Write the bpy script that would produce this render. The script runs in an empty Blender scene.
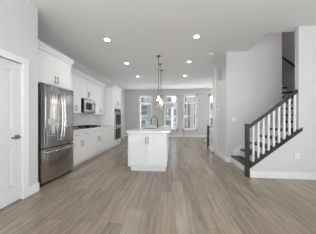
import bpy, bmesh, math, random
from mathutils import Matrix, Vector
random.seed(7)
SC = bpy.context.scene
COL = SC.collection
R = math.radians

# ---------------------------------------------------------------- camera
cam_d = bpy.data.cameras.new('camera')
cam = bpy.data.objects.new('camera', cam_d); COL.objects.link(cam)
cam_d.sensor_width = 36.0; cam_d.lens = 152.0 / 316.0 * 36.0
cam_d.shift_y = 1.0 / 316.0
cam_d.clip_start = 0.05; cam_d.clip_end = 200
cam.location = (0, 0, 1.22)
cam.rotation_euler = (R(90), 0, math.atan(14.0 / 152.0))
SC.camera = cam

# ---------------------------------------------------------------- world, light, exposure
w = bpy.data.worlds.new('sky'); SC.world = w; w.use_nodes = True
nt = w.node_tree; bg = nt.nodes['Background']
tc = nt.nodes.new('ShaderNodeTexCoord'); sx = nt.nodes.new('ShaderNodeSeparateXYZ')
rp = nt.nodes.new('ShaderNodeValToRGB')
rp.color_ramp.elements[0].position = 0.0; rp.color_ramp.elements[0].color = (1.0, 1.0, 1.0, 1)
rp.color_ramp.elements[1].position = 0.7; rp.color_ramp.elements[1].color = (0.8, 0.88, 1.0, 1)
nt.links.new(tc.outputs['Generated'], sx.inputs[0]); nt.links.new(sx.outputs['Z'], rp.inputs[0])
nt.links.new(rp.outputs[0], bg.inputs['Color'])
bg.inputs['Strength'].default_value = 4.2

def area(name, loc, rot, sx_, sy_, power, color=(1, 1, 1), portal=False):
    d = bpy.data.lights.new(name, 'AREA'); d.shape = 'RECTANGLE'
    d.size = sx_; d.size_y = sy_; d.energy = power; d.color = color
    if portal: d.cycles.is_portal = True
    o = bpy.data.objects.new(name, d); COL.objects.link(o)
    o.location = loc; o.rotation_euler = rot
    return o
# daylight through the wide glass doors behind the camera
area('daylight_rear', (0.6, -3.0, 1.5), (R(95), 0, 0), 4.4, 2.5, 5, (0.96, 0.98, 1.0))
# unseen lamps added to lift the ceiling, standing in for light off the paving
area('ceiling_fill_rear', (-0.2, -2.9, 0.45), (R(174), 0, 0), 3.6, 0.8, 330, (0.93, 0.97, 1.0))
area('ceiling_fill_far', (0.6, 11.0, -0.2), (R(-150), 0, 0), 6.0, 1.4, 470, (0.97, 0.98, 1.0))
area('fill_dining', (3.93, 8.4, 1.57), (0, R(90), 0), 2.0, 1.5, 22, (0.97, 0.985, 1.0))  # added lamp brightening the far wall and floor, set in an invented window
area('fill_side', (3.93, -1.4, 1.57), (0, R(90), 0), 2.0, 2.9, 70, (0.96, 0.98, 1.0))  # added lamp brightening the left wall, set in an invented window
# lamp added at the top of the stairwell to brighten it
area('fill_stairwell', (2.7, 3.9, 5.5), (0, 0, 0), 0.4, 0.7, 24, (1.0, 0.93, 0.87))
SC.view_settings.view_transform = 'Standard'; SC.view_settings.look = 'None'
SC.view_settings.gamma = 1.0; SC.view_settings.use_curve_mapping = False
SC.view_settings.exposure = -0.38
SC.cycles.transparent_max_bounces = 40
SC.cycles.use_denoising = True
SC.cycles.max_bounces = 12; SC.cycles.diffuse_bounces = 6
SC.cycles.sample_clamp_indirect = 6.0

# ---------------------------------------------------------------- materials
def mat(name, col, rough=0.6, metal=0.0, emit=0.0, bump=0.0, bscale=60, var=0.0, coat=0.0, spec=0.5):
    m = bpy.data.materials.new(name); m.use_nodes = True
    n = m.node_tree.nodes; l = m.node_tree.links; b = n['Principled BSDF']
    b.inputs['Base Color'].default_value = (*col, 1); b.inputs['Roughness'].default_value = rough
    b.inputs['Metallic'].default_value = metal; b.inputs['Specular IOR Level'].default_value = spec
    b.inputs['Coat Weight'].default_value = coat
    t = n.new('ShaderNodeTexCoord'); no = n.new('ShaderNodeTexNoise')
    no.inputs['Scale'].default_value = bscale; no.inputs['Detail'].default_value = 3
    l.new(t.outputs['Object'], no.inputs['Vector'])
    if var:
        mx = n.new('ShaderNodeMix'); mx.data_type = 'RGBA'
        mx.inputs['A'].default_value = (*[c * (1 - var) for c in col], 1)
        mx.inputs['B'].default_value = (*[min(1, c * (1 + var)) for c in col], 1)
        l.new(no.outputs['Fac'], mx.inputs['Factor']); l.new(mx.outputs['Result'], b.inputs['Base Color'])
    if bump:
        bp = n.new('ShaderNodeBump'); bp.inputs['Strength'].default_value = bump; bp.inputs['Distance'].default_value = 0.002
        l.new(no.outputs['Fac'], bp.inputs['Height']); l.new(bp.outputs['Normal'], b.inputs['Normal'])
    if emit:
        b.inputs['Emission Color'].default_value = (*col, 1); b.inputs['Emission Strength'].default_value = emit
    return m

def glass_mat(name, tint=(1, 1, 1), gloss=0.12):
    m = bpy.data.materials.new(name); m.use_nodes = True
    n = m.node_tree.nodes; l = m.node_tree.links; n.remove(n['Principled BSDF'])
    tr = n.new('ShaderNodeBsdfTransparent'); tr.inputs[0].default_value = (*tint, 1)
    gl = n.new('ShaderNodeBsdfGlossy'); gl.inputs['Roughness'].default_value = 0.02
    lw = n.new('ShaderNodeLayerWeight'); lw.inputs[0].default_value = 0.5
    pw = n.new('ShaderNodeMath'); pw.operation = 'POWER'; pw.inputs[1].default_value = 3.0; l.new(lw.outputs['Facing'], pw.inputs[0])
    ma = n.new('ShaderNodeMath'); ma.operation = 'MULTIPLY_ADD'; ma.inputs[1].default_value = gloss * 2; ma.inputs[2].default_value = gloss * .4; l.new(pw.outputs[0], ma.inputs[0])
    mx = n.new('ShaderNodeMixShader')
    l.new(ma.outputs[0], mx.inputs[0]); l.new(tr.outputs[0], mx.inputs[1]); l.new(gl.outputs[0], mx.inputs[2])
    l.new(mx.outputs[0], n['Material Output'].inputs[0])
    return m

def floor_mat():
    m = bpy.data.materials.new('plank_floor'); m.use_nodes = True
    n = m.node_tree.nodes; l = m.node_tree.links; b = n['Principled BSDF']
    t = n.new('ShaderNodeTexCoord'); mp = n.new('ShaderNodeMapping'); mp.inputs['Rotation'].default_value = (0, 0, R(90))
    l.new(t.outputs['Object'], mp.inputs['Vector'])
    br = n.new('ShaderNodeTexBrick'); br.offset = 0.37; br.offset_frequency = 2
    br.inputs['Scale'].default_value = 1.0; br.inputs['Brick Width'].default_value = 1.25; br.inputs['Row Height'].default_value = 0.185
    br.inputs['Mortar Size'].default_value = 0.0016; br.inputs['Mortar Smooth'].default_value = 0.3
    br.inputs['Color1'].default_value = (0.342, 0.284, 0.218, 1); br.inputs['Color2'].default_value = (0.244, 0.200, 0.152, 1)
    br.inputs['Mortar'].default_value = (0.13, 0.10, 0.08, 1)
    l.new(mp.outputs[0], br.inputs['Vector'])
    # long grain along the boards
    m2 = n.new('ShaderNodeMapping'); m2.inputs['Scale'].default_value = (9, 0.8, 1); l.new(t.outputs['Object'], m2.inputs['Vector'])
    n1 = n.new('ShaderNodeTexNoise'); n1.inputs['Scale'].default_value = 2.2; n1.inputs['Detail'].default_value = 6; n1.inputs['Roughness'].default_value = 0.65
    n1.inputs['Distortion'].default_value = 0.6
    l.new(m2.outputs[0], n1.inputs['Vector'])
    r1 = n.new('ShaderNodeValToRGB'); r1.color_ramp.elements[0].position = 0.32; r1.color_ramp.elements[0].color = (0.65, 0.635, 0.62, 1)
    r1.color_ramp.elements[1].position = 0.66; r1.color_ramp.elements[1].color = (1.12, 1.12, 1.12, 1)
    l.new(n1.outputs['Fac'], r1.inputs[0])
    mx = n.new('ShaderNodeMix'); mx.data_type = 'RGBA'; mx.blend_type = 'MULTIPLY'; mx.inputs['Factor'].default_value = 1.0
    l.new(br.outputs['Color'], mx.inputs['A']); l.new(r1.outputs[0], mx.inputs['B'])
    # scattered knots
    m3 = n.new('ShaderNodeMapping'); m3.inputs['Scale'].default_value = (5.0, 1.7, 1); l.new(t.outputs['Object'], m3.inputs['Vector'])
    vo = n.new('ShaderNodeTexVoronoi'); vo.inputs['Scale'].default_value = 0.9; l.new(m3.outputs[0], vo.inputs['Vector'])
    r2 = n.new('ShaderNodeValToRGB'); r2.color_ramp.elements[0].position = 0.03; r2.color_ramp.elements[0].color = (0.45, 0.42, 0.40, 1)
    r2.color_ramp.elements[1].position = 0.11; r2.color_ramp.elements[1].color = (1, 1, 1, 1)
    l.new(vo.outputs['Distance'], r2.inputs[0])
    mk = n.new('ShaderNodeMix'); mk.data_type = 'RGBA'; mk.blend_type = 'MULTIPLY'; mk.inputs['Factor'].default_value = 1.0
    l.new(mx.outputs['Result'], mk.inputs['A']); l.new(r2.outputs[0], mk.inputs['B'])
    l.new(mk.outputs['Result'], b.inputs['Base Color'])
    b.inputs['Roughness'].default_value = 0.26; b.inputs['Specular IOR Level'].default_value = 0.55
    bp = n.new('ShaderNodeBump'); bp.inputs['Strength'].default_value = 0.25; bp.inputs['Distance'].default_value = 0.002
    l.new(n1.outputs['Fac'], bp.inputs['Height']); l.new(bp.outputs['Normal'], b.inputs['Normal'])
    return m

def brick_mat(name, c1, c2, mortar, bw, rh, ms, rough, rot=(0, 0, 0), bump=0.3):
    m = bpy.data.materials.new(name); m.use_nodes = True
    n = m.node_tree.nodes; l = m.node_tree.links; b = n['Principled BSDF']
    t = n.new('ShaderNodeTexCoord'); mp = n.new('ShaderNodeMapping'); mp.inputs['Rotation'].default_value = rot
    l.new(t.outputs['Object'], mp.inputs['Vector'])
    br = n.new('ShaderNodeTexBrick'); br.inputs['Scale'].default_value = 1.0
    br.inputs['Brick Width'].default_value = bw; br.inputs['Row Height'].default_value = rh; br.inputs['Mortar Size'].default_value = ms
    br.inputs['Color1'].default_value = (*c1, 1); br.inputs['Color2'].default_value = (*c2, 1); br.inputs['Mortar'].default_value = (*mortar, 1)
    l.new(mp.outputs[0], br.inputs['Vector']); l.new(br.outputs['Color'], b.inputs['Base Color'])
    b.inputs['Roughness'].default_value = rough
    bp = n.new('ShaderNodeBump'); bp.inputs['Strength'].default_value = bump; bp.inputs['Distance'].default_value = 0.003; bp.invert = True
    l.new(br.outputs['Fac'], bp.inputs['Height']); l.new(bp.outputs['Normal'], b.inputs['Normal'])
    return m

def steel_mat():
    m = mat('stainless_steel', (0.43, 0.42, 0.41), 0.2, 1.0)
    n = m.node_tree.nodes; l = m.node_tree.links; b = n['Principled BSDF']
    t = n.new('ShaderNodeTexCoord'); mp = n.new('ShaderNodeMapping'); mp.inputs['Scale'].default_value = (1, 90, 1.5)
    no = n.new('ShaderNodeTexNoise'); no.inputs['Scale'].default_value = 3; no.inputs['Detail'].default_value = 4
    l.new(t.outputs['Object'], mp.inputs[0]); l.new(mp.outputs[0], no.inputs['Vector'])
    mr = n.new('ShaderNodeMapRange'); mr.inputs['To Min'].default_value = 0.08; mr.inputs['To Max'].default_value = 0.2
    l.new(no.outputs['Fac'], mr.inputs[0]); l.new(mr.outputs[0], b.inputs['Roughness'])
    # sheet metal is never quite flat: slow waves across the doors
    m2 = n.new('ShaderNodeMapping'); m2.inputs['Scale'].default_value = (1, 7, 0.12)
    n2 = n.new('ShaderNodeTexNoise'); n2.inputs['Scale'].default_value = 1.6; n2.inputs['Detail'].default_value = 2
    l.new(t.outputs['Object'], m2.inputs[0]); l.new(m2.outputs[0], n2.inputs['Vector'])
    bp = n.new('ShaderNodeBump'); bp.inputs['Strength'].default_value = 1.0; bp.inputs['Distance'].default_value = 0.009
    l.new(n2.outputs['Fac'], bp.inputs['Height']); l.new(bp.outputs['Normal'], b.inputs['Normal'])
    return m

M = dict(
    wall=mat('wall_paint', (0.655, 0.66, 0.66), 0.75, bump=0.08, bscale=220, spec=0.3),
    ceiling=mat('ceiling_paint', (0.78, 0.78, 0.775), 0.9, bump=0.06, bscale=200, spec=0.2),
    trim=mat('trim_paint', (0.84, 0.84, 0.845), 0.38),
    door=mat('door_paint', (0.74, 0.745, 0.755), 0.4),
    cab=mat('cabinet_lacquer', (0.80, 0.80, 0.80), 0.36),
    island=mat('island_lacquer', (0.78, 0.785, 0.80), 0.38),
    quartz=mat('white_quartz', (0.82, 0.82, 0.81), 0.07, var=0.05, bscale=5),
    tile=brick_mat('backsplash_tile', (0.70, 0.70, 0.695), (0.60, 0.60, 0.60), (0.78, 0.78, 0.77), 0.15, 0.05, 0.004, 0.22, (R(90), 0, R(90)), 0.25),
    steel=steel_mat(),
    chrome=mat('brushed_nickel', (0.74, 0.73, 0.72), 0.25, 1.0),
    nickel=mat('satin_nickel_pull', (0.26, 0.26, 0.26), 0.3, 1.0),
    darkmetal=mat('dark_bronze', (0.10, 0.095, 0.09), 0.32, 0.8),
    brass=mat('aged_brass', (0.42, 0.32, 0.18), 0.35, 1.0),
    black=mat('black_enamel', (0.012, 0.012, 0.013), 0.3),
    iron=mat('cast_iron', (0.02, 0.02, 0.02), 0.6),
    darkgap=mat('charcoal_casing', (0.035, 0.035, 0.038), 0.5),
    blackglass=mat('black_oven_glass', (0.025, 0.025, 0.027), 0.28, spec=0.15),
    stain=mat('dark_stained_wood', (0.032, 0.030, 0.030), 0.4, spec=0.35, var=0.3, bscale=14),
    plate=mat('white_plastic', (0.82, 0.82, 0.82), 0.4),
    greyplate=mat('grey_plastic', (0.30, 0.30, 0.305), 0.5),
    lightgrey=mat('light_grey_plastic', (0.55, 0.55, 0.55), 0.4),
    midgrey=mat('mid_grey_plastic', (0.36, 0.36, 0.365), 0.4),
    floor=floor_mat(),
    glass=glass_mat('window_glass', (0.97, 0.98, 0.98), 0.06),
    shade=glass_mat('clear_glass_shade', (0.98, 0.98, 0.98), 0.22),
    lens=mat('lit_lens', (1.0, 0.97, 0.92), 0.5, emit=9.0),
    bulb=mat('lit_bulb', (1.0, 0.90, 0.72), 0.5, emit=30.0),
    siding=brick_mat('grey_siding', (0.17, 0.175, 0.18), (0.15, 0.155, 0.16), (0.1, 0.1, 0.105), 6.0, 0.18, 0.012, 0.7, (R(90), 0, 0)),
    brickw=brick_mat('buff_brick', (0.27, 0.235, 0.215), (0.23, 0.20, 0.18), (0.26, 0.24, 0.23), 0.24, 0.08, 0.01, 0.85, (R(90), 0, 0)),
    panel=mat('white_panel', (0.34, 0.35, 0.36), 0.6, var=0.03),
    extglass=mat('dark_window_glass', (0.04, 0.043, 0.05), 0.15),
    pavement=mat('pavement', (0.5, 0.5, 0.49), 0.9, var=0.15, bscale=3),
    roof=mat('grey_roof', (0.16, 0.16, 0.17), 0.8, var=0.2),
)

# ---------------------------------------------------------------- helpers
def new(): return bmesh.new()
def box(bm, x0, x1, y0, y1, z0, z1, bev=0.0):
    r = bmesh.ops.create_cube(bm, size=1.0)
    vs = r['verts']
    for v in vs:
        v.co = Vector((x0 + (v.co.x + .5) * (x1 - x0), y0 + (v.co.y + .5) * (y1 - y0), z0 + (v.co.z + .5) * (z1 - z0)))
    if bev:
        es = list({e for v in vs for e in v.link_edges})
        bmesh.ops.bevel(bm, geom=es, offset=bev, segments=2, affect='EDGES', profile=0.6)
    return bm
def prism(bm, pts, axis, a, b):
    """polygon pts in the two other axes, extruded from a to b along axis"""
    def mk(p, t):
        if axis == 'Z': return (p[0], p[1], t)
        if axis == 'Y': return (p[0], t, p[1])
        return (t, p[0], p[1])
    lo = [bm.verts.new(mk(p, a)) for p in pts]; hi = [bm.verts.new(mk(p, b)) for p in pts]
    fs = [bm.faces.new(lo), bm.faces.new(hi)]
    k = len(pts)
    for i in range(k): fs.append(bm.faces.new((lo[i], lo[(i + 1) % k], hi[(i + 1) % k], hi[i])))
    bmesh.ops.recalc_face_normals(bm, faces=fs)
    return bm
def cyl(bm, p0, p1, r, seg=16, r2=None):
    p0 = Vector(p0); p1 = Vector(p1); d = p1 - p0
    mt = Matrix.Translation((p0 + p1) / 2) @ d.to_track_quat('Z', 'Y').to_matrix().to_4x4()
    bmesh.ops.create_cone(bm, cap_ends=True, segments=seg, radius1=r, radius2=r if r2 is None else r2, depth=d.length, matrix=mt)
    return bm
def tube(bm, pts, r, seg=10):
    pts = [Vector(p) for p in pts]; rings = []
    for i, p in enumerate(pts):
        d = (pts[min(i + 1, len(pts) - 1)] - pts[max(i - 1, 0)]).normalized()
        q = d.to_track_quat('Z', 'Y')
        rings.append([bm.verts.new(p + q @ Vector((math.cos(2 * math.pi * k / seg) * r, math.sin(2 * math.pi * k / seg) * r, 0))) for k in range(seg)])
    fs = []
    for a, b in zip(rings, rings[1:]):
        best = min(range(seg), key=lambda s: sum((a[k].co - b[(k + s) % seg].co).length for k in range(seg)))
        for k in range(seg):
            fs.append(bm.faces.new((a[k], a[(k + 1) % seg], b[(k + 1 + best) % seg], b[(k + best) % seg])))
    fs.append(bm.faces.new(rings[0])); fs.append(bm.faces.new(rings[-1]))
    bmesh.ops.recalc_face_normals(bm, faces=fs)
    return bm
def lathe(bm, prof, c, seg=28):
    rings = []
    for r, z in prof:
        if r < 1e-5: rings.append([bm.verts.new((c[0], c[1], c[2] + z))])
        else: rings.append([bm.verts.new((c[0] + r * math.cos(2 * math.pi * k / seg), c[1] + r * math.sin(2 * math.pi * k / seg), c[2] + z)) for k in range(seg)])
    fs = []
    for a, b in zip(rings, rings[1:]):
        for k in range(seg):
            k2 = (k + 1) % seg
            if len(a) == 1: fs.append(bm.faces.new((a[0], b[k], b[k2])))
            elif len(b) == 1: fs.append(bm.faces.new((a[k], a[k2], b[0])))
            else: fs.append(bm.faces.new((a[k], a[k2], b[k2], b[k])))
    bmesh.ops.recalc_face_normals(bm, faces=fs)
    return bm
def wloc(o):
    v = Vector((0, 0, 0))
    while o: v += o.location; o = o.parent
    return v
def obj(name, bm, material, parent=None, smooth=False, origin=None):
    """links one mesh; geometry is given in world coordinates"""
    xs = [v.co for v in bm.verts]
    lo = Vector((min(v.x for v in xs), min(v.y for v in xs), min(v.z for v in xs))); hi = Vector((max(v.x for v in xs), max(v.y for v in xs), max(v.z for v in xs)))
    org = Vector(origin) if origin is not None else Vector(((lo.x + hi.x) / 2, (lo.y + hi.y) / 2, lo.z))
    for v in bm.verts: v.co -= org
    me = bpy.data.meshes.new(name); bm.to_mesh(me); bm.free()
    me.materials.append(material)
    if smooth:
        for p in me.polygons: p.use_smooth = True
    o = bpy.data.objects.new(name, me); COL.objects.link(o)
    if parent is not None:
        o.parent = parent; o.location = org - wloc(parent)
    else: o.location = org
    return o
def tag(o, label, cat, group=None):
    o['label'] = label; o['category'] = cat
    if group: o['group'] = group
    return o
def thing(name, label, cat, loc, group=None):
    o = bpy.data.objects.new(name, None); COL.objects.link(o); o.location = loc; o.empty_display_size = 0.1
    return tag(o, label, cat, group)
def struct(name, bm, material, parent=None, **k):
    o = obj(name, bm, material, parent, **k)
    if parent is None: o['kind'] = 'structure'
    return o
def dup(root, loc, label, group=None):
    r = root.copy(); COL.objects.link(r); r.location = loc; r['label'] = label
    if group: r['group'] = group
    for ch in list(root.children):
        c = ch.copy(); COL.objects.link(c); c.parent = r
        for g in ch.children:
            d = g.copy(); COL.objects.link(d); d.parent = c
    return r

CZ = 3.05           # ceiling height
# ================================================================ SETTING
b = new(); box(b, -3.17, 4.07, -3.3, 9.95, -0.12, 0.0); struct('floor', b, M['floor'], origin=(0, 0, 0))
b = new()
box(b, -3.17, 2.05, -3.3, 9.95, CZ, CZ + .3)
box(b, 2.05, 4.07, -3.3, 3.47, CZ, CZ + .3)
box(b, 2.05, 2.94, 4.48, 9.95, CZ, CZ + .3)
box(b, 2.94, 4.07, 7.0, 9.95, CZ, CZ + .3)
struct('ceiling', b, M['ceiling'])
b = new(); box(b, 1.9, 4.07, 3.3, 7.2, 5.6, 5.72); struct('ceiling_stairwell', b, M['ceiling'])

# pantry wall on the left, with the door opening
DY0, DY1, DZ = 1.28, 2.09, 2.035
b = new()
box(b, -2.36, -2.24, -3.3, DY0, 0, CZ); box(b, -2.36, -2.24, DY1, 2.355, 0, CZ); box(b, -2.36, -2.24, DY0, DY1, DZ, CZ)
struct('wall_left', b, M['wall'])
b = new(); box(b, -3.05, -2.36, 2.245, 2.355, 0, CZ); struct('wall_left_return', b, M['wall'])
b = new(); box(b, -3.17, -3.05, -3.3, 9.95, 0, CZ); struct('wall_kitchen', b, M['wall'])
# far wall with four window openings
WIN = [(-2.10, -1.33), (-.46, .30), (.755, 1.53), (2.37, 3.14)]
WZ0, WZ1 = 0.50, 2.64; FY = 9.8
b = new()
box(b, -3.05, 3.95, FY, FY + .15, 0, WZ0); box(b, -3.05, 3.95, FY, FY + .15, WZ1, CZ)
ed = [-3.05] + [x for p in WIN for x in p] + [3.95]
for i in range(0, len(ed), 2): box(b, ed[i], ed[i + 1], FY, FY + .15, WZ0, WZ1)
struct('wall_far', b, M['wall'])
b = new()
box(b, -3.05, -1.6, -3.3, -3.15, 0, CZ); box(b, 2.8, 3.95, -3.3, -3.15, 0, CZ); box(b, -1.6, 2.8, -3.3, -3.15, 2.75, CZ); box(b, -1.6, 2.8, -3.3, -3.15, 0, .25)
struct('wall_back', b, M['wall'])
b = new()
box(b, 3.95, 4.07, -3.3, 9.95, 0, WZ0); box(b, 3.95, 4.07, -3.3, 9.95, WZ1, 5.6)
for (p, q) in ((-3.3, -2.9), (.1, 7.6), (9.2, 9.95)): box(b, 3.95, 4.07, p, q, WZ0, WZ1)
struct('wall_right', b, M['wall'])
b = new(); box(b, 1.5, 1.61, 4.37, 5.72, 0, CZ); struct('wall_passage', b, M['wall'])
b = new(); box(b, 1.61, 2.94, 4.37, 4.48, 0, 5.6); box(b, 1.5, 1.61, 4.36, 4.37, 0, CZ); struct('wall_stair_back', b, M['wall'])
b = new(); prism(b, [(1.592, 0), (3.95, 0), (3.95, CZ), (2.52, CZ), (2.52, .923), (1.592, .19)], 'Y', 3.28, 3.375); struct('wall_stair_front', b, M['wall'])
b = new(); box(b, 2.82, 2.94, 4.48, 7.0, 0, 5.6); struct('wall_stair_left', b, M['wall'])
b = new(); box(b, 2.82, 3.95, 7.0, 7.12, 0, 5.6); struct('wall_stair_end', b, M['wall'])
b = new(); box(b, 1.93, 2.05, 3.36, 4.37, CZ + .3, 5.6); struct('wall_upper_left', b, M['wall'])
b = new(); box(b, 2.05, 3.95, 3.36, 3.47, CZ + .3, 5.6); struct('wall_upper_front', b, M['wall'])

# baseboards
def base(name, pts):
    b = new()
    for (x0, x1, y0, y1) in pts: box(b, x0, x1, y0, y1, 0, .135, .004)
    struct(name, b, M['trim'])
base('baseboard_left', [(-2.24, -2.225, -3.15, 1.19), (-2.24, -2.225, 2.18, 2.37), (-2.36, -2.24, 2.355, 2.37)])
base('baseboard_kitchen', [(-3.05, -3.035, 7.0, 9.79)])
base('baseboard_far', [(-3.03, 3.93, 9.785, 9.8)])
base('baseboard_passage', [(1.485, 1.5, 4.345, 5.26)])
base('baseboard_stair_back', [(1.5, 1.62, 4.345, 4.36)])
base('baseboard_stair_front', [(1.594, 3.93, 3.265, 3.28)])
base('baseboard_right', [(3.935, 3.95, -3.13, 3.26)])
# white boarded end of the passage wall and the low kerb along the stair opening
b = new(); box(b, 1.475, 1.5, 5.30, 5.735, 0, CZ, .003); box(b, 1.5, 1.61, 5.72, 5.735, 0, CZ); struct('trim_1', b, M['trim'])
b = new(); box(b, 1.44, 1.53, 5.74, 6.195, 0, .10, .004); struct('trim_2', b, M['trim'])

# windows
def window(n, x0, x1):
    z0, z1 = WZ0, WZ1
    f = new()
    c = .08                                                      # casing on the room side
    for (a, b_, p, q) in ((x0 - c, x0 + .02, z0 - c, z1 + c), (x1 - .02, x1 + c, z0 - c, z1 + c), (x0 - c, x1 + c, z1 - .02, z1 + c), (x0 - c, x1 + c, z0 - c, z0 + .02)):
        box(f, a, b_, FY - .018, FY + .03, p, q, .003)
    for (a, b_, p, q) in ((x0, x0 + .05, z0, z1), (x1 - .05, x1, z0, z1), (x0, x1, z1 - .05, z1), (x0, x1, z0, z0 + .05)):
        box(f, a, b_, FY + .03, FY + .13, p, q)
    o = struct('window_%d' % n, f, M['trim'])
    s = new(); box(s, x0 + .05, x1 - .05, FY + .04, FY + .12, 2.175, 2.245); struct('transom_bar', s, M['trim'], o)
    s = new(); box(s, x0 + .05, x1 - .05, FY + .05, FY + .11, 1.315, 1.375); struct('meeting_rail', s, M['trim'], o)
    for (p, q) in ((z0 + .05, 1.315), (1.375, 2.175), (2.245, z1 - .05)):
        s = new(); box(s, x0 + .05, x1 - .05, FY + .078, FY + .084, p, q); struct('pane', s, M['glass'], o)
for i, (x0, x1) in enumerate(WIN): window(i + 1, x0, x1)
# glazed doors behind the camera
f = new()
for (a, b_, p, q) in ((-1.6, -1.52, .25, 2.75), (2.72, 2.8, .25, 2.75), (-1.6, 2.8, 2.67, 2.75), (-1.6, 2.8, .25, .33), (.55, .65, .25, 2.75)):
    box(f, a, b_, -3.29, -3.2, p, q)
o = struct('window_5', f, M['trim'])
s = new(); box(s, -1.52, 2.72, -3.25, -3.244, .33, 2.67); struct('pane', s, M['glass'], o)

for n, y0, y1 in ((6, 7.6, 9.2), (7, -2.9, .1)):  # invented right-wall windows, added to carry the dining and side fill lamps
    f = new()
    for (a, c, p, q) in ((y0, y0 + .06, WZ0, WZ1), (y1 - .06, y1, WZ0, WZ1), (y0, y1, WZ0, WZ0 + .06), (y0, y1, WZ1 - .06, WZ1), ((y0 + y1) / 2 - .03, (y0 + y1) / 2 + .03, WZ0, WZ1)):
        box(f, 3.97, 4.05, a, c, p, q)
    o = struct('window_%d' % n, f, M['trim'])
    s = new(); box(s, 4.005, 4.012, y0 + .06, y1 - .06, WZ0 + .06, WZ1 - .06); struct('pane', s, M['glass'], o)

# panel door on the left
def panel_door():
    X = -2.262; T = .038
    b = new()
    st = .125
    box(b, X - T, X - .016, DY0 + .004, DY1 - .004, .012, DZ - .004)
    yl, yr = DY0 + .004, DY1 - .004
    box(b, X - .016, X, yl, yl + st, .012, DZ - .004); box(b, X - .016, X, yr - st, yr, .012, DZ - .004)
    for (p, q) in ((.012, .22), (.84, 1.055), (DZ - .135, DZ - .004)): box(b, X - .016, X, yl + st, yr - st, p, q)
    for (p, q) in ((.22, .84), (1.055, DZ - .135)):
        # raised field with a sloping moulding
        y0, y1 = yl + st, yr - st
        prism(b, [(y0 + .045, p + .045), (y1 - .045, p + .045), (y1 - .045, q - .045), (y0 + .045, q - .045)], 'X', X - .016, X - .006)
        for k in (.0, .012):
            d = .016 - k
            box(b, X - .016, X - .004 - k * .5, y0 + k, y0 + k + .012, p + k, q - k); box(b, X - .016, X - .004 - k * .5, y1 - k - .012, y1 - k, p + k, q - k)
            box(b, X - .016, X - .004 - k * .5, y0 + k, y1 - k, p + k, p + k + .012); box(b, X - .016, X - .004 - k * .5, y0 + k, y1 - k, q - k - .012, q - k)
    o = struct('door_1', b, M['door'])
    h = new()
    box(h, X, X + .008, 1.995, 2.06, .908, .973, .002); cyl(h, (X + .005, 2.03, .94), (X + .055, 2.03, .94), .011)
    box(h, X + .042, X + .060, 1.915, 2.042, .930, .952, .005)
    ho = struct('door_handle', h, M['nickel'], o); ho['label'] = 'dark satin lever handle'
    b = new()
    c = .09
    box(b, -2.24, -2.222, DY1 - .004, DY1 + c, 0, DZ + c, .004); box(b, -2.24, -2.222, DY0 - c, DY0 + .004, 0, DZ + c, .004); box(b, -2.24, -2.222, DY0, DY1, DZ - .004, DZ + c, .004)
    box(b, -2.36, -2.24, DY1, DY1 + .006, 0, DZ); box(b, -2.36, -2.24, DY0 - .006, DY0, 0, DZ); box(b, -2.36, -2.24, DY0, DY1, DZ, DZ + .006)
    struct('trim_3', b, M['trim'])
panel_door()

# ================================================================ KITCHEN RUN ALONG THE LEFT WALL
def shaker(ax, front, a0, a1, z0, z1, fw=.062, t=.02):
    """shaker front facing +X at x=front (ax X, a = Y) or facing -Y at y=front (ax Y, a = X)"""
    b = new()
    def bx(p0, p1, q0, q1, d0, d1, bev=0):
        if ax == 'X': box(b, front - t + d0, front - t + d1, p0, p1, q0, q1, bev)
        else: box(b, p0, p1, front + t - d1, front + t - d0, q0, q1, bev)
    if z1 - z0 < .2:
        bx(a0, a1, z0, z1, 0, t, .002); return b
    bx(a0 + fw, a1 - fw, z0 + fw, z1 - fw, 0, t - .009)
    bx(a0, a0 + fw, z0, z1, 0, t, .0015); bx(a1 - fw, a1, z0, z1, 0, t, .0015)
    bx(a0 + fw, a1 - fw, z0, z0 + fw, 0, t, .0015); bx(a0 + fw, a1 - fw, z1 - fw, z1, 0, t, .0015)
    return b
def pull(ax, front, a, z, vertical, L=.15):
    b = new()
    s = 1 if ax == 'X' else -1
    def P(da, dz, d): return (front + s * d, a + da, z + dz) if ax == 'X' else (a + da, front + s * d, z + dz)
    h = L / 2
    if vertical:
        cyl(b, P(0, -h, .032), P(0, h, .032), .0065, 10)
        for q in (-h + .02, h - .02): cyl(b, P(0, q, 0), P(0, q, .032), .005, 8)
    else:
        cyl(b, P(-h, 0, .032), P(h, 0, .032), .0065, 10)
        for q in (-h + .02, h - .02): cyl(b, P(q, 0, 0), P(q, 0, .032), .005, 8)
    return b
G = .0025
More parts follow.
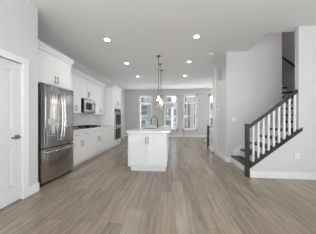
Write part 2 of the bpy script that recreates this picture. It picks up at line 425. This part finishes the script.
def cabinet(name, label, y0, y1, z0, z1, xf, fronts, toe=False, crown=False, xb=-3.048, mt='cab', group=None, panel=None):
    t = thing(name, label, 'cabinet', (xf, (y0 + y1) / 2, z0), group)
    b = new()
    zc = z0 + (.10 if toe else 0)
    box(b, xb, xf - .02, y0, y1, zc, z1)
    if toe: box(b, xb, xf - .075, y0, y1, z0, zc)
    obj('carcass', b, M[mt], t)
    for (kind, a0, a1, p, q, ha, hz, vert) in fronts:
        d = obj(kind, shaker('X', xf, a0 + G, a1 - G, p + G, q - G), M[mt], t)
        if ha is not None:
            h = obj('pull', pull('X', xf, ha, hz, vert), M['nickel'], d, smooth=True); h['label'] = 'satin nickel bar pull'
    if panel:
        b = new(); box(b, *panel); obj('side_panel', b, M[mt], t)
    if crown:
        # cove moulding along the front (profile in X,Z) and back to the wall at exposed ends
        b = new()
        prof = [(xf - .03, z1), (xf + .004, z1), (xf + .012, z1 + .02), (xf + .05, z1 + .075), (xf + .058, z1 + .10), (xf - .03, z1 + .10)]
        vs0 = [b.verts.new((x, y0, z)) for x, z in prof]; vs1 = [b.verts.new((x, y1, z)) for x, z in prof]
        fs = [b.faces.new(vs0), b.faces.new(vs1)]
        for i in range(len(prof)): j = (i + 1) % len(prof); fs.append(b.faces.new((vs0[i], vs0[j], vs1[j], vs1[i])))
        bmesh.ops.recalc_face_normals(b, faces=fs)
        obj('crown_moulding', b, M['cab'], t)
    return t
TOP = 2.47
XB, XU = -2.39, -2.715
# cabinet over the refrigerator
cabinet('fridge_cabinet', 'white two-door cabinet directly above the stainless refrigerator', 2.375, 3.41, 1.86, TOP, -2.37,
        [('door', 2.385, 2.90, 1.87, TOP - .01, 2.865, 1.99, True), ('door', 2.90, 3.37, 1.87, TOP - .01, 2.935, 1.99, True)], crown=True,
        panel=(-3.048, -2.37, 3.385, 3.41, 0, 1.86))
# wall cabinets
cabinet('wall_cabinet', 'white wall cabinet between refrigerator and microwave', 3.42, 4.33, 1.36, TOP, XU,
        [('door', 3.42, 3.79, 1.36, TOP - .01, None, 0, True), ('door', 3.79, 4.06, 1.36, TOP - .01, 4.03, 1.50, True), ('door', 4.06, 4.33, 1.36, TOP - .01, 4.095, 1.50, True)], crown=True)
cabinet('microwave_cabinet', 'short white wall cabinet directly above the microwave', 4.33, 5.09, 1.83, TOP, XU,
        [('door', 4.33, 4.71, 1.83, TOP - .01, 4.675, 1.98, True), ('door', 4.71, 5.09, 1.83, TOP - .01, 4.745, 1.98, True)], crown=True)
cabinet('wall_cabinet', 'white two-door wall cabinet between microwave and tall oven cabinet', 5.09, 5.97, 1.36, TOP, XU,
        [('door', 5.09, 5.53, 1.36, TOP - .01, 5.495, 1.50, True), ('door', 5.53, 5.97, 1.36, TOP - .01, 5.565, 1.50, True)], crown=True)
# tall oven cabinet
cabinet('oven_cabinet', 'tall white cabinet holding the built-in double wall oven', 6.0, 6.98, 0, TOP, XB,
        [('door', 6.03, 6.49, 1.72, TOP - .01, 6.455, 1.86, True), ('door', 6.49, 6.95, 1.72, TOP - .01, 6.525, 1.86, True),
         ('drawer', 6.03, 6.95, .11, .27, 6.49, .20, False)], toe=True, crown=True)
# base cabinets
def base_unit(label, y0, y1, mid, dsplit):
    fr = []
    for (a, c) in dsplit: fr.append(('drawer', a, c, .715, .87, (a + c) / 2, .785, False))
    fr += [('door', y0, mid, .105, .71, mid - .035, .55, True), ('door', mid, y1, .105, .71, mid + .035, .55, True)]
    return cabinet('base_cabinet', label, y0, y1, 0, .875, XB, fr, toe=True)
base_unit('white base cabinet with two drawers and two doors beside the refrigerator', 3.42, 4.24, 3.83, [(3.42, 3.83), (3.83, 4.24)])
base_unit('white base cabinet with two doors under the gas cooktop', 4.24, 5.30, 4.77, [(4.24, 4.77), (4.77, 5.30)])
cabinet('base_cabinet', 'white drawer base cabinet between the cooktop and the tall oven cabinet', 5.30, 5.995, 0, .875, XB,
        [('drawer', 5.30, 5.995, .715, .87, 5.65, .79, False), ('drawer', 5.30, 5.995, .41, .71, 5.65, .62, False), ('drawer', 5.30, 5.995, .105, .405, 5.65, .31, False)], toe=True)
b = new(); box(b, -3.048, -2.365, 3.415, 5.995, .878, .918, .004)
tag(obj('countertop', b, M['quartz']), 'white quartz worktop along the left wall under the cooktop', 'countertop')
b = new(); box(b, -3.049, -3.037, 3.415, 5.995, .92, 1.358)
tag(obj('backsplash', b, M['tile']), 'pale grey small-tile backsplash between worktop and wall cabinets', 'backsplash')

# refrigerator
def fridge():
    y0, y1, H = 2.465, 3.345, 1.82; xf = -2.25; ym = (y0 + y1) / 2
    t = thing('refrigerator', 'tall stainless steel french-door refrigerator with ice dispenser beside the white door', 'refrigerator', (-2.6, ym, 0))
    b = new(); box(b, -3.03, xf - .085, y0 + .008, y1 - .008, .03, H - .01, .004); o = obj('body', b, M['darkgap'], t); o['label'] = 'dark grey casing'
    b = new(); box(b, -2.95, xf - .07, y0 + .02, y1 - .02, .0, .055); obj('toe_grille', b, M['black'], t)
    def bow(a0, a1, z0, z1):
        b = new(); pts = []
        n = 10
        for i in range(n + 1):
            y = a0 + (a1 - a0) * i / n; s = (y - ym) / ((y1 - y0) / 2)
            pts.append((xf - .03 * s * s - (.006 if i in (0, n) else 0), y))
        pts = [(xf - .08, a0)] + pts + [(xf - .08, a1)]
        prism(b, pts, 'Z', z0, z1); return b
    for k, (a0, a1) in enumerate(((y0, ym - .003), (ym + .003, y1))):
        d = obj('door', bow(a0, a1, .675, H), M['steel'], t)
        yh = ym - .035 if k == 0 else ym + .035
        h = new(); pts = []
        for i in range(13):
            q = i / 12; pts.append((xf + .028 + .032 * math.sin(math.pi * q), yh, .78 + .92 * q))
        tube(h, [(xf - .004, yh, .79)] + pts + [(xf - .004, yh, 1.69)], .0155, 12)
        obj('handle', h, M['chrome'], d, smooth=True)
        if k == 0:
            q = new(); box(q, xf - .035, xf - .002, 2.59, 2.815, 1.10, 1.20, .003); ob = obj('dispenser_panel', q, M['lightgrey'], d); ob['label'] = 'light grey dispenser control panel'
            q = new()
            box(q, xf - .035, xf - .006, 2.605, 2.62, .89, 1.10); box(q, xf - .035, xf - .006, 2.805, 2.82, .89, 1.10); box(q, xf - .035, xf - .004, 2.605, 2.82, .88, .895)
            box(q, xf - .035, xf - .016, 2.62, 2.805, .895, 1.10)
            ob = obj('dispenser_recess', q, M['greyplate'], d); ob['label'] = 'grey dispenser recess'
            q = new(); box(q, xf - .02, xf - .004, 2.675, 2.745, .92, 1.09, .003); ob = obj('dispenser_lever', q, M['lightgrey'], d); ob['label'] = 'light grey dispenser paddle'
    d = obj('freezer_drawer', bow(y0, y1, .055, .655), M['steel'], t)
    h = new(); pts = []
    for i in range(13):
        q = i / 12; y = y0 + .06 + (y1 - y0 - .12) * q; pts.append((xf + .02 + .028 * math.sin(math.pi * q), y, .60))
    tube(h, [(xf - .03, y0 + .065, .60)] + pts + [(xf - .03, y1 - .065, .60)], .0125, 12)
    obj('handle', h, M['chrome'], d, smooth=True)
    for y in (y0 + .03, y1 - .09):
        b = new(); box(b, xf - .12, xf - .02, y, y + .06, H - .002, H + .022, .004); obj('hinge_cover', b, M['darkgap'], t)
fridge()

# microwave over the cooktop
def microwave():
    y0, y1, z0, z1, xf = 4.385, 5.065, 1.395, 1.80, -2.65
    t = thing('microwave', 'stainless over-the-range microwave hung above the gas cooktop', 'microwave', (-2.85, (y0 + y1) / 2, z0))
    b = new(); box(b, -3.045, xf - .012, y0, y1, z0, z1); o = obj('body', b, M['black'], t); o['label'] = 'black casing'
    b = new(); box(b, xf - .012, xf, y0 + .004, y1 - .17, z0 + .035, z1 - .055, .003); d = obj('door', b, M['steel'], t)
    b = new(); box(b, xf, xf + .003, y0 + .10, y1 - .25, z0 + .09, z1 - .10, .001); o = obj('window', b, M['blackglass'], d); o['label'] = 'black glass window'
    b = new(); tube(b, [(xf, y1 - .20, z0 + .07), (xf + .04, y1 - .20, z0 + .09), (xf + .04, y1 - .20, z1 - .11), (xf, y1 - .20, z1 - .09)], .009); obj('handle', b, M['chrome'], d, smooth=True)
    b = new(); box(b, xf - .012, xf, y1 - .165, y1 - .004, z0 + .035, z1 - .055, .003); c = obj('control_panel', b, M['steel'], t)
    b = new(); box(b, xf, xf + .002, y1 - .145, y1 - .02, z1 - .14, z1 - .085); obj('display', b, M['blackglass'], c)
    b = new(); box(b, xf - .012, xf - .004, y0 + .004, y1 - .004, z1 - .05, z1 - .004, .003); obj('vent_grille', b, M['steel'], t)
    b = new(); box(b, xf - .012, xf - .002, y0 + .004, y1 - .004, z0 + .002, z0 + .03, .003); obj('bottom_trim', b, M['steel'], t)
microwave()

# gas cooktop
def cooktop():
    y0, y1, x0, x1, z = 4.30, 5.10, -2.97, -2.435, .918
    t = thing('gas_cooktop', 'black gas cooktop with cast iron grates set in the left worktop', 'cooktop', ((x0 + x1) / 2, (y0 + y1) / 2, z))
    b = new(); box(b, x0, x1, y0, y1, z, z + .012, .004); obj('glass_top', b, M['black'], t)
    for i in range(3):
        g0 = y0 + .02 + i * .235; g1 = g0 + .225
        b = new()
        for (p, q, r_, s) in ((x0 + .03, x0 + .045, g0, g1), (x1 - .045, x1 - .03, g0, g1), (x0 + .03, x1 - .03, g0, g0 + .014), (x0 + .03, x1 - .03, g1 - .014, g1), (x0 + .03, x1 - .03, (g0 + g1) / 2 - .007, (g0 + g1) / 2 + .007)):
            box(b, p, q, r_, s, z + .042, z + .062)
        for x in (x0 + .16, x1 - .16): box(b, x - .007, x + .007, g0, g1, z + .042, z + .062)
        for x in (x0 + .03, x1 - .045):
            for y in (g0, g1 - .014): box(b, x, x + .014, y, y + .014, z + .012, z + .043)
        obj('grate', b, M['iron'], t)
        for x in ((x0 + .16, x1 - .16) if i != 1 else ((x0 + x1) / 2,)):
            b = new(); cyl(b, (x, (g0 + g1) / 2, z + .012), (x, (g0 + g1) / 2, z + .03), .045, 18); obj('burner', b, M['iron'], t)
    for i in range(5):
        b = new(); cyl(b, (x1 - .06 - i * .09, y1 - .035, z + .012), (x1 - .06 - i * .09, y1 - .035, z + .042), .02, 14, .017); k = obj('knob', b, M['chrome'] if i % 2 else M['darkmetal'], t)
cooktop()

# double wall oven
def wall_oven():
    y0, y1, xf = 6.17, 6.86, XB
    t = thing('wall_oven', 'stainless and black glass double oven built into the tall cabinet', 'oven', (xf, (y0 + y1) / 2, .29))
    b = new(); box(b, xf - .018, xf + .006, y0, y1, .29, 1.62); obj('frame', b, M['steel'], t)
    b = new(); box(b, xf + .006, xf + .016, y0 + .01, y1 - .01, 1.50, 1.61, .002); c = obj('control_panel', b, M['blackglass'], t)
    b = new(); box(b, xf + .016, xf + .018, y0 + .28, y1 - .28, 1.53, 1.58); obj('display', b, M['greyplate'], c)
    for (p, q) in ((.90, 1.48), (.30, .88)):
        b = new(); box(b, xf + .006, xf + .035, y0 + .008, y1 - .008, p, q, .003); d = obj('door', b, M['steel'], t)
        b = new(); box(b, xf + .035, xf + .038, y0 + .03, y1 - .03, p + .04, q - .12, .001); g = obj('glass', b, M['blackglass'], d); g['label'] = 'black glass window'
        b = new(); z = q - .055
        tube(b, [(xf + .035, y0 + .07, z), (xf + .075, y0 + .07, z), (xf + .075, y1 - .07, z), (xf + .035, y1 - .07, z)], .011); obj('handle', b, M['chrome'], d, smooth=True)
wall_oven()

# ================================================================ ISLAND
IX0, IX1, IY0, IY1 = -1.0, -.135, 3.42, 6.08
def island():
    t = thing('kitchen_island', 'white kitchen island with two shaker doors facing the viewer', 'kitchen island', ((IX0 + IX1) / 2, (IY0 + IY1) / 2, 0))
    b = new(); box(b, IX0, IX1, IY0 + .02, IY1, .10, .878); obj('carcass', b, M['island'], t)
    b = new(); box(b, IX0 + .05, IX1 - .01, IY0 + .045, IY1 - .04, 0, .10); obj('toe_kick', b, M['island'], t)
    xm = (IX0 + IX1) / 2
    for k, (a0, a1) in enumerate(((IX0, xm), (xm, IX1))):
        d = obj('door', shaker('Y', IY0, a0 + G, a1 - G, .105, .865), M['island'], t)
        a = xm - .03 if k == 0 else xm + .03
        h = obj('pull', pull('Y', IY0, a, .715, True, .16), M['nickel'], d, smooth=True); h['label'] = 'satin nickel bar pull'
    for i in range(4):
        y = IY0 + .03 + i * (IY1 - IY0 - .04) / 4
        b = shaker('X', IX1 + .02, y + .004, y + (IY1 - IY0 - .04) / 4 - .004, .105, .865, .075); obj('back_panel', b, M['island'], t)
    for i in range(4):
        y = IY0 + .03 + i * (IY1 - IY0 - .04) / 4; y2 = y + (IY1 - IY0 - .04) / 4
        b = new(); box(b, IX0 - .02, IX0, y + .003, y2 - .003, .105, .865, .002); d = obj('door', b, M['island'], t)
        b = new(); cyl(b, (IX0 - .05, y + .1, .80), (IX0 - .05, y2 - .1, .80), .0065, 10)
        for q in (y + .12, y2 - .12): cyl(b, (IX0 - .02, q, .80), (IX0 - .05, q, .80), .005, 8)
        obj('pull', b, M['nickel'], d)
island()
# worktop with a sink cut-out
SX0, SX1, SY0, SY1 = -.86, -.47, 4.12, 4.72
b = new(); z0, z1 = .880, .920; a0, a1, c0, c1 = -1.035, -.03, 3.385, 6.12
box(b, a0, a1, c0, SY0, z0, z1); box(b, a0, a1, SY1, c1, z0, z1); box(b, a0, SX0, SY0, SY1, z0, z1); box(b, SX1, a1, SY0, SY1, z0, z1)
bmesh.ops.remove_doubles(b, verts=b.verts, dist=1e-4)
tag(obj('island_countertop', b, M['quartz']), 'polished white quartz top on the kitchen island', 'countertop')
t = thing('kitchen_sink', 'stainless undermount sink sunk into the island top', 'sink', ((SX0 + SX1) / 2, (SY0 + SY1) / 2, .883))
b = new()
box(b, SX0 + .001, SX0 + .007, SY0 + .001, SY1 - .001, .884, .915); box(b, SX1 - .007, SX1 - .001, SY0 + .001, SY1 - .001, .884, .915)
box(b, SX0 + .007, SX1 - .007, SY0 + .001, SY0 + .007, .884, .915); box(b, SX0 + .007, SX1 - .007, SY1 - .007, SY1 - .001, .884, .915); box(b, SX0 + .001, SX1 - .001, SY0 + .001, SY1 - .001, .8805, .884)
obj('basin', b, M['steel'], t)
b = new(); cyl(b, ((SX0 + SX1) / 2, (SY0 + SY1) / 2, .884), ((SX0 + SX1) / 2, (SY0 + SY1) / 2, .888), .04, 20); obj('drain', b, M['darkmetal'], t)
# gooseneck faucet
fx, fy = -.42, 4.42
t = thing('faucet', 'dark gooseneck faucet standing on the kitchen island', 'faucet', (fx, fy, .92))
b = new(); cyl(b, (fx, fy, .92), (fx, fy, .93), .028, 18); cyl(b, (fx, fy, .93), (fx, fy, .99), .018, 16); obj('base', b, M['darkmetal'], t, smooth=False)
pts = [(fx, fy, .98), (fx, fy, 1.10), (fx, fy, 1.17)]
for i in range(1, 13):
    a = math.pi * i / 12; pts.append((fx - .09 + .09 * math.cos(a), fy, 1.17 + .09 * math.sin(a)))
pts.append((fx - .18, fy, 1.13))
b = new(); tube(b, pts, .0145, 12); obj('neck', b, M['darkmetal'], t, smooth=True)
b = new(); cyl(b, (fx - .18, fy, 1.135), (fx - .18, fy, 1.03), .014, 14, .017); obj('spray_head', b, M['darkmetal'], t)
b = new(); tube(b, [(fx + .015, fy, .965), (fx + .04, fy, .968), (fx + .09, fy, .985)], .006); obj('lever', b, M['darkmetal'], t, smooth=True)

# ================================================================ PENDANTS AND CEILING FITTINGS
def pendant(loc, label):
    x, y = loc
    t = thing('pendant_light', label, 'pendant light', (x, y, CZ), 'glass pendants over the island')
    b = new(); lathe(b, [(0, 0), (.062, 0), (.062, -.012), (.05, -.022), (0, -.024)], (x, y, CZ)); o = obj('canopy', b, M['darkmetal'], t, smooth=False)
    b = new(); cyl(b, (x, y, CZ - .02), (x, y, 1.99), .0085, 8); obj('rod', b, M['nickel'], t)
    b = new(); lathe(b, [(0, 2.0), (.018, 2.0), (.024, 1.97), (.024, 1.885), (.03, 1.875), (.03, 1.86), (0, 1.86)], (x, y, 0), 18); obj('socket', b, M['brass'], t)
    b = new()
    outer = [(.032, 1.885), (.05, 1.872), (.085, 1.83), (.115, 1.76), (.14, 1.67), (.16, 1.59)]
    lathe(b, outer + [(.157, 1.59)] + [(r - .003, z - .002) for r, z in reversed(outer[:-1])] + [outer[0]], (x, y, 0), 36); obj('glass_shade', b, M['shade'], t, smooth=True)
    b = new(); lathe(b, [(0, 1.86), (.014, 1.86), (.016, 1.83), (.030, 1.79), (.032, 1.77), (.026, 1.745), (0, 1.735)], (x, y, 0), 18); obj('bulb', b, M['bulb'], t, smooth=True)
    return t
p = pendant((-.395, 4.47), 'glass pendant light over the island, nearest of the row of three')
dup(p, (-.39, 5.14, CZ), 'glass pendant light over the island, middle of the row of three')
dup(p, (-.39, 5.82, CZ), 'glass pendant light over the island, farthest of the row of three')

def can(loc, label):
    x, y = loc
    t = thing('recessed_light', label, 'ceiling light', (x, y, CZ), 'recessed lights in the ceiling')
    b = new(); lathe(b, [(.062, -.004), (.075, -.006), (.085, -.003), (.087, 0), (.062, 0), (.062, -.004)], (x, y, CZ), 28); obj('trim_ring', b, M['plate'], t)
    b = new(); cyl(b, (x, y, CZ - .003), (x, y, CZ - .0005), .062, 24); obj('lens', b, M['lens'], t)
    return t
labs = [((-1.51, 3.43), 'round recessed ceiling light in left row, nearest the refrigerator'), ((-1.51, 4.97), 'round recessed ceiling light, middle of the left row'),
        ((-1.51, 6.60), 'round recessed ceiling light in left row, farthest, toward the oven'), ((.55, 3.48), 'round recessed ceiling light in right row, nearest the viewer'),
        ((.55, 5.02), 'round recessed ceiling light, middle of the right row'), ((.55, 6.66), 'round recessed ceiling light in right row, farthest, toward the windows')]
c0_ = can(*labs[0])
for (x, y), lb in labs[1:]: dup(c0_, (x, y, CZ), lb)
for (x, y), lb in labs:
    d = bpy.data.lights.new('can_lamp', 'SPOT'); d.energy = 40; d.spot_size = R(150); d.spot_blend = 0.6; d.shadow_soft_size = .055; d.color = (1, .98, .95)
    o = bpy.data.objects.new('can_lamp', d); COL.objects.link(o); o.location = (x, y, CZ - .02)
b = new(); lathe(b, [(0, 0), (.07, 0), (.07, -.02), (.055, -.038), (0, -.04)], (1.1, 4.46, CZ), 24)
tag(obj('smoke_detector', b, M['plate']), 'small round white smoke detector on the ceiling near the passage', 'smoke detector')

# ================================================================ STAIRS
RISE, RUN = .19, .24
SXN = 1.615                                    # first nosing
def lower_flight():
    t = thing('staircase', 'lower flight of dark treads and white risers climbing right behind the balusters', 'stairs', (2.1, 3.9, 0))
    for i in range(5):
        x0 = SXN + i * RUN; z = RISE * (i + 1)
        x1 = x0 + RUN + .03 if i < 4 else 3.945
        b = new(); box(b, x0, x1, 3.38, 4.355, z - .040, z, .006)
        obj('tread' if i < 4 else 'landing', b, M['stain'], t)
        b = new(); box(b, x0 + .028, x0 + .045, 3.381, 4.355, z - RISE, z - .040); obj('riser', b, M['trim'], t)
    b = new()
    pts = [(SXN + .05, 0)] + [(SXN + .05, .13)]
    prism(b, [(SXN + .05, .0), (SXN + .05, RISE + .13), (2.62, .95 + .13), (2.94, .95 + .13), (2.94, .0)], 'Y', 4.345, 4.359)
    obj('wall_skirt', b, M['trim'], t)
    return t
lower_flight()
F2Y, F2R = 4.39, .2045
def upper_flight():
    t = thing('staircase', 'upper flight of dark-nosed steps rising through the gap beyond the landing', 'stairs', (3.44, F2Y, .95))
    for i in range(12):
        y0 = F2Y + i * F2R; z = .95 + RISE * (i + 1)
        b = new(); box(b, 2.945, 3.945, y0 - .03, y0 + F2R + .01, z - .046, z, .006); obj('tread', b, M['stain'], t)
        b = new(); box(b, 2.945, 3.945, y0, y0 + .016, z - RISE, z - .046); obj('riser', b, M['trim'], t)
upper_flight()
# balustrade
def railing():
    t = thing('stair_railing', 'dark newel post and sloping handrail with white balusters on the stairs', 'railing', (1.56, 3.32, 0))
    b = new(); box(b, 1.525, 1.592, 3.283, 3.357, 0, 1.08, .003); box(b, 1.520, 1.597, 3.278, 3.362, 1.08, 1.098, .003); box(b, 1.522, 1.595, 3.280, 3.360, 0, .15, .003)
    obj('newel_post', b, M['stain'], t)
    s_ = .79
    L = lambda x: .184 + s_ * (x - 1.592)
    b = new()
    prism(b, [(1.592, L(1.592)), (1.592, L(1.592) + .072), (2.516, L(2.516) + .072), (2.585, L(2.585) + .072), (2.585, L(2.585)), (2.516, L(2.516))], 'Y', 3.270, 3.383)
    obj('bottom_rail', b, M['stain'], t)
    b = new()
    x0, x1 = 1.59, 2.517
    prism(b, [(x0, L(x0) + .815), (x1, L(x1) + .815), (x1, L(x1) + .88), (x0, L(x0) + .88)], 'Y', 3.292, 3.350)
    obj('handrail', b, M['stain'], t)
    for i in range(9):
        x = 1.678 + i * .0995; h = .016
        b = new()
        prism(b, [(x - h, L(x - h) + .068), (x + h, L(x + h) + .068), (x + h, L(x + h) + .82), (x - h, L(x - h) + .82)], 'Y', 3.305, 3.337)
        obj('baluster', b, M['trim'], t)
railing()
# wall handrail up the second flight
t = thing('wall_handrail', 'dark handrail fixed to the wall beside the upper flight', 'handrail', (3.88, 5.4, 2.9))
sl = RISE / F2R
ya, yb = 4.7, 6.7
b = new(); prism(b, [(ya, 2.88 + (ya - 5.21) * sl - .03), (yb, 2.88 + (yb - 5.21) * sl - .03), (yb, 2.88 + (yb - 5.21) * sl + .03), (ya, 2.88 + (ya - 5.21) * sl + .03)], 'X', 3.85, 3.895)
obj('rail', b, M['stain'], t)
for y in (4.9, 5.7, 6.5):
    z = 2.88 + (y - 5.21) * sl
    b = new(); tube(b, [(3.948, y, z - .08), (3.90, y, z - .08), (3.873, y, z - .035)], .008); obj('bracket', b, M['darkmetal'], t)

# guard rail at the opening of the stair down
t = thing('guard_railing', 'short guard rail with black newel post at the end of the passage wall', 'railing', (1.43, 6.23, 0))
b = new(); box(b, 1.40, 1.465, 6.20, 6.265, 0, .93, .004); obj('newel_post', b, M['stain'], t)
b = new(); box(b, 1.465, 2.815, 6.21, 6.255, .85, .89, .004); obj('top_rail', b, M['stain'], t)
b = new(); box(b, 1.465, 2.815, 6.21, 6.255, .03, .065, .004); obj('bottom_rail', b, M['stain'], t)
for i in range(15):
    x = 1.515 + i * .09
    b = new(); box(b, x - .018, x + .018, 6.215, 6.25, .064, .851); obj('baluster', b, M['trim'], t)

# ================================================================ WALL FITTINGS
def plate(name, label, cat, ax, p, a, z, wd, ht, kind):
    """ax 'Y': on a wall facing -Y at y=p; ax 'X': on a wall facing -X at x=p"""
    def bx(b, a0, a1, z0, z1, d0, d1, bev=0):
        if ax == 'Y': box(b, a0, a1, p - d1, p - d0, z0, z1, bev)
        else: box(b, p - d1, p - d0, a0, a1, z0, z1, bev)
    t = thing(name, label, cat, (a, p, z - ht / 2) if ax == 'Y' else (p, a, z - ht / 2))
    b = new(); bx(b, a - wd / 2, a + wd / 2, z - ht / 2, z + ht / 2, 0, .006, .002); obj('cover_plate', b, M['plate'], t)
    if kind == 'switch':
        n = 2
        for i in range(n):
            c = a + (i - (n - 1) / 2) * .046; b = new(); bx(b, c - .016, c + .016, z - .033, z + .033, .006, .010, .001); obj('rocker', b, M['plate'], t)
    else:
        for dz in (-.022, .022):
            b = new(); bx(b, a - .017, a + .017, z + dz - .015, z + dz + .015, .006, .009, .001); obj('socket', b, M['plate'], t)
    return t
plate('light_switch', 'white double light switch on the wall at the foot of the stairs', 'light switch', 'Y', 4.36, 1.70, 1.185, .125, .118, 'switch')
plate('power_outlet', 'white power outlet on the wall under the stair railing', 'outlet', 'Y', 3.28, 2.49, .46, .085, .125, 'outlet')
# return-air grille, thermostat and keypad on the passage wall
t = thing('vent_grille', 'grey square air grille high on the passage wall', 'vent', (1.5, 4.885, 2.39))
b = new(); box(b, 1.488, 1.5, 4.74, 5.03, 2.39, 2.40); box(b, 1.488, 1.5, 4.74, 5.03, 2.70, 2.71); box(b, 1.488, 1.5, 4.74, 4.755, 2.40, 2.70); box(b, 1.488, 1.5, 5.015, 5.03, 2.40, 2.70); obj('frame', b, M['lightgrey'], t)
b = new(); box(b, 1.496, 1.4995, 4.755, 5.015, 2.40, 2.70)
for i in range(12): box(b, 1.489, 1.496, 4.755, 5.015, 2.405 + i * .025, 2.415 + i * .025)
obj('louvres', b, M['lightgrey'], t)
t = thing('thermostat', 'white thermostat on the passage wall, left of the small wall control', 'thermostat', (1.5, 5.09, 1.46))
b = new(); box(b, 1.475, 1.5, 5.01, 5.17, 1.45, 1.63, .006); obj('housing', b, M['plate'], t)
b = new(); box(b, 1.4735, 1.475, 5.04, 5.14, 1.55, 1.60); obj('display', b, M['greyplate'], t)
b = new(); box(b, 1.484, 1.5, 4.70, 4.80, 1.45, 1.555, .004)
tag(obj('wall_control', b, M['plate']), 'small white wall control on the passage wall, right of the thermostat', 'wall control')
b = new(); cyl(b, (1.42, 5.40, 0), (1.42, 5.40, .018), .03, 16); cyl(b, (1.42, 5.40, .018), (1.42, 5.40, .05), .018, 12)
tag(obj('door_stop', b, M['black']), 'small black stop on the floor at the end of the passage wall', 'door stop')

# ================================================================ OUTSIDE THE WINDOWS
b = new(); box(b, -30, 30, 10.2, 60, -3.3, -3.1); struct('ground_outside', b, M['pavement'])
def building(label, x0, x1, y0, z1, wallm, wins, depth=9, balconies=()):
    t = thing('town_house', label, 'building', ((x0 + x1) / 2, y0 + depth / 2, -3.1))
    b = new(); box(b, x0, x1, y0, y0 + depth, -3.1, z1); obj('wall', b, wallm, t)
    b = new(); box(b, x0 - .15, x1 + .15, y0 - .2, y0 + depth + .15, z1, z1 + .22); obj('cornice', b, M['panel'], t)
    for (a, c, p, q) in wins:
        b = new()
        for (u0, u1, v0, v1) in ((a - .08, a, p - .08, q + .08), (c, c + .08, p - .08, q + .08), (a, c, p - .08, p), (a, c, q, q + .08), (a, c, (p + q) / 2 - .03, (p + q) / 2 + .03)):
            box(b, u0, u1, y0 - .07, y0 + .02, v0, v1)
        f = obj('window_frame', b, M['panel'], t)
        b = new(); box(b, a, c, y0 - .02, y0 - .004, p, q); obj('pane', b, M['extglass'], f)
    for (a, c, z) in balconies:
        b = new(); box(b, a, c, y0 - 1.2, y0, z - .2, z); bl = obj('balcony', b, M['panel'], t)
        b = new()
        box(b, a, c, y0 - 1.2, y0 - 1.15, z + .95, z + 1.02); box(b, a, c, y0 - 1.2, y0 - 1.15, z + .08, z + .13)
        n = int((c - a) / .14)
        for i in range(n + 1): box(b, a + (c - a - .03) * i / n, a + (c - a - .03) * i / n + .03, y0 - 1.19, y0 - 1.16, z + .1, z + .97)
        obj('balcony_railing', b, M['panel'], bl)
    return t
building('grey sided town house seen through the leftmost window', -9.5, -2.1, 24, 8, M['siding'],
         [(-5.0, -4.3, 3.6, 4.6), (-4.9, -3.9, 1.7, 3.2), (-3.4, -2.7, 1.9, 3.3), (-4.9, -4.2, -.7, .9), (-3.6, -2.5, -.8, 1.0)], balconies=[(-4.3, -2.2, 3.45), (-4.0, -2.2, -.4)])
building('tall blue-grey town house seen through the window behind the island', -1.75, .0, 24.5, 8.0, M['siding'],
         [(-1.4, -.85, 3.3, 4.4), (-.6, -.2, 3.4, 4.4), (-1.4, -.8, 1.6, 2.8), (-.6, -.2, 1.2, 2.8), (-1.4, -.35, -.8, .9)])
building('low pale town house with two balconies beside the tall blue-grey one', .17, 1.1, 24.5, 3.55, M['panel'],
         [(.35, .9, 1.7, 2.5), (.35, .95, .1, 1.1)], balconies=[(.25, 1.05, 2.9), (.25, 1.05, -.4)])
b_ = building('buff brick town house seen through the third window', 1.55, 4.9, 22.5, 8, M['brickw'],
         [(1.75, 2.1, 3.75, 4.5), (3.2, 3.65, 3.6, 4.5), (3.2, 3.6, 2.2, 3.3), (3.15, 3.6, .3, 1.9), (1.7, 2.1, 1.7, 3.3), (1.7, 2.15, -.7, 1.2)])
b = new(); cyl(b, (2.45, 22.42, -3.1), (2.45, 22.42, 3.4), .085, 10); o = obj('downpipe', b, M['darkgap'], b_); o['label'] = 'dark downpipe'
building('pale town house seen past the end of the passage wall', 5.2, 12, 25, 3.6, M['panel'],
         [(5.9, 6.5, 2.6, 3.4), (5.9, 6.6, .1, 1.2), (7.2, 8.0, 1.5, 3.0)])
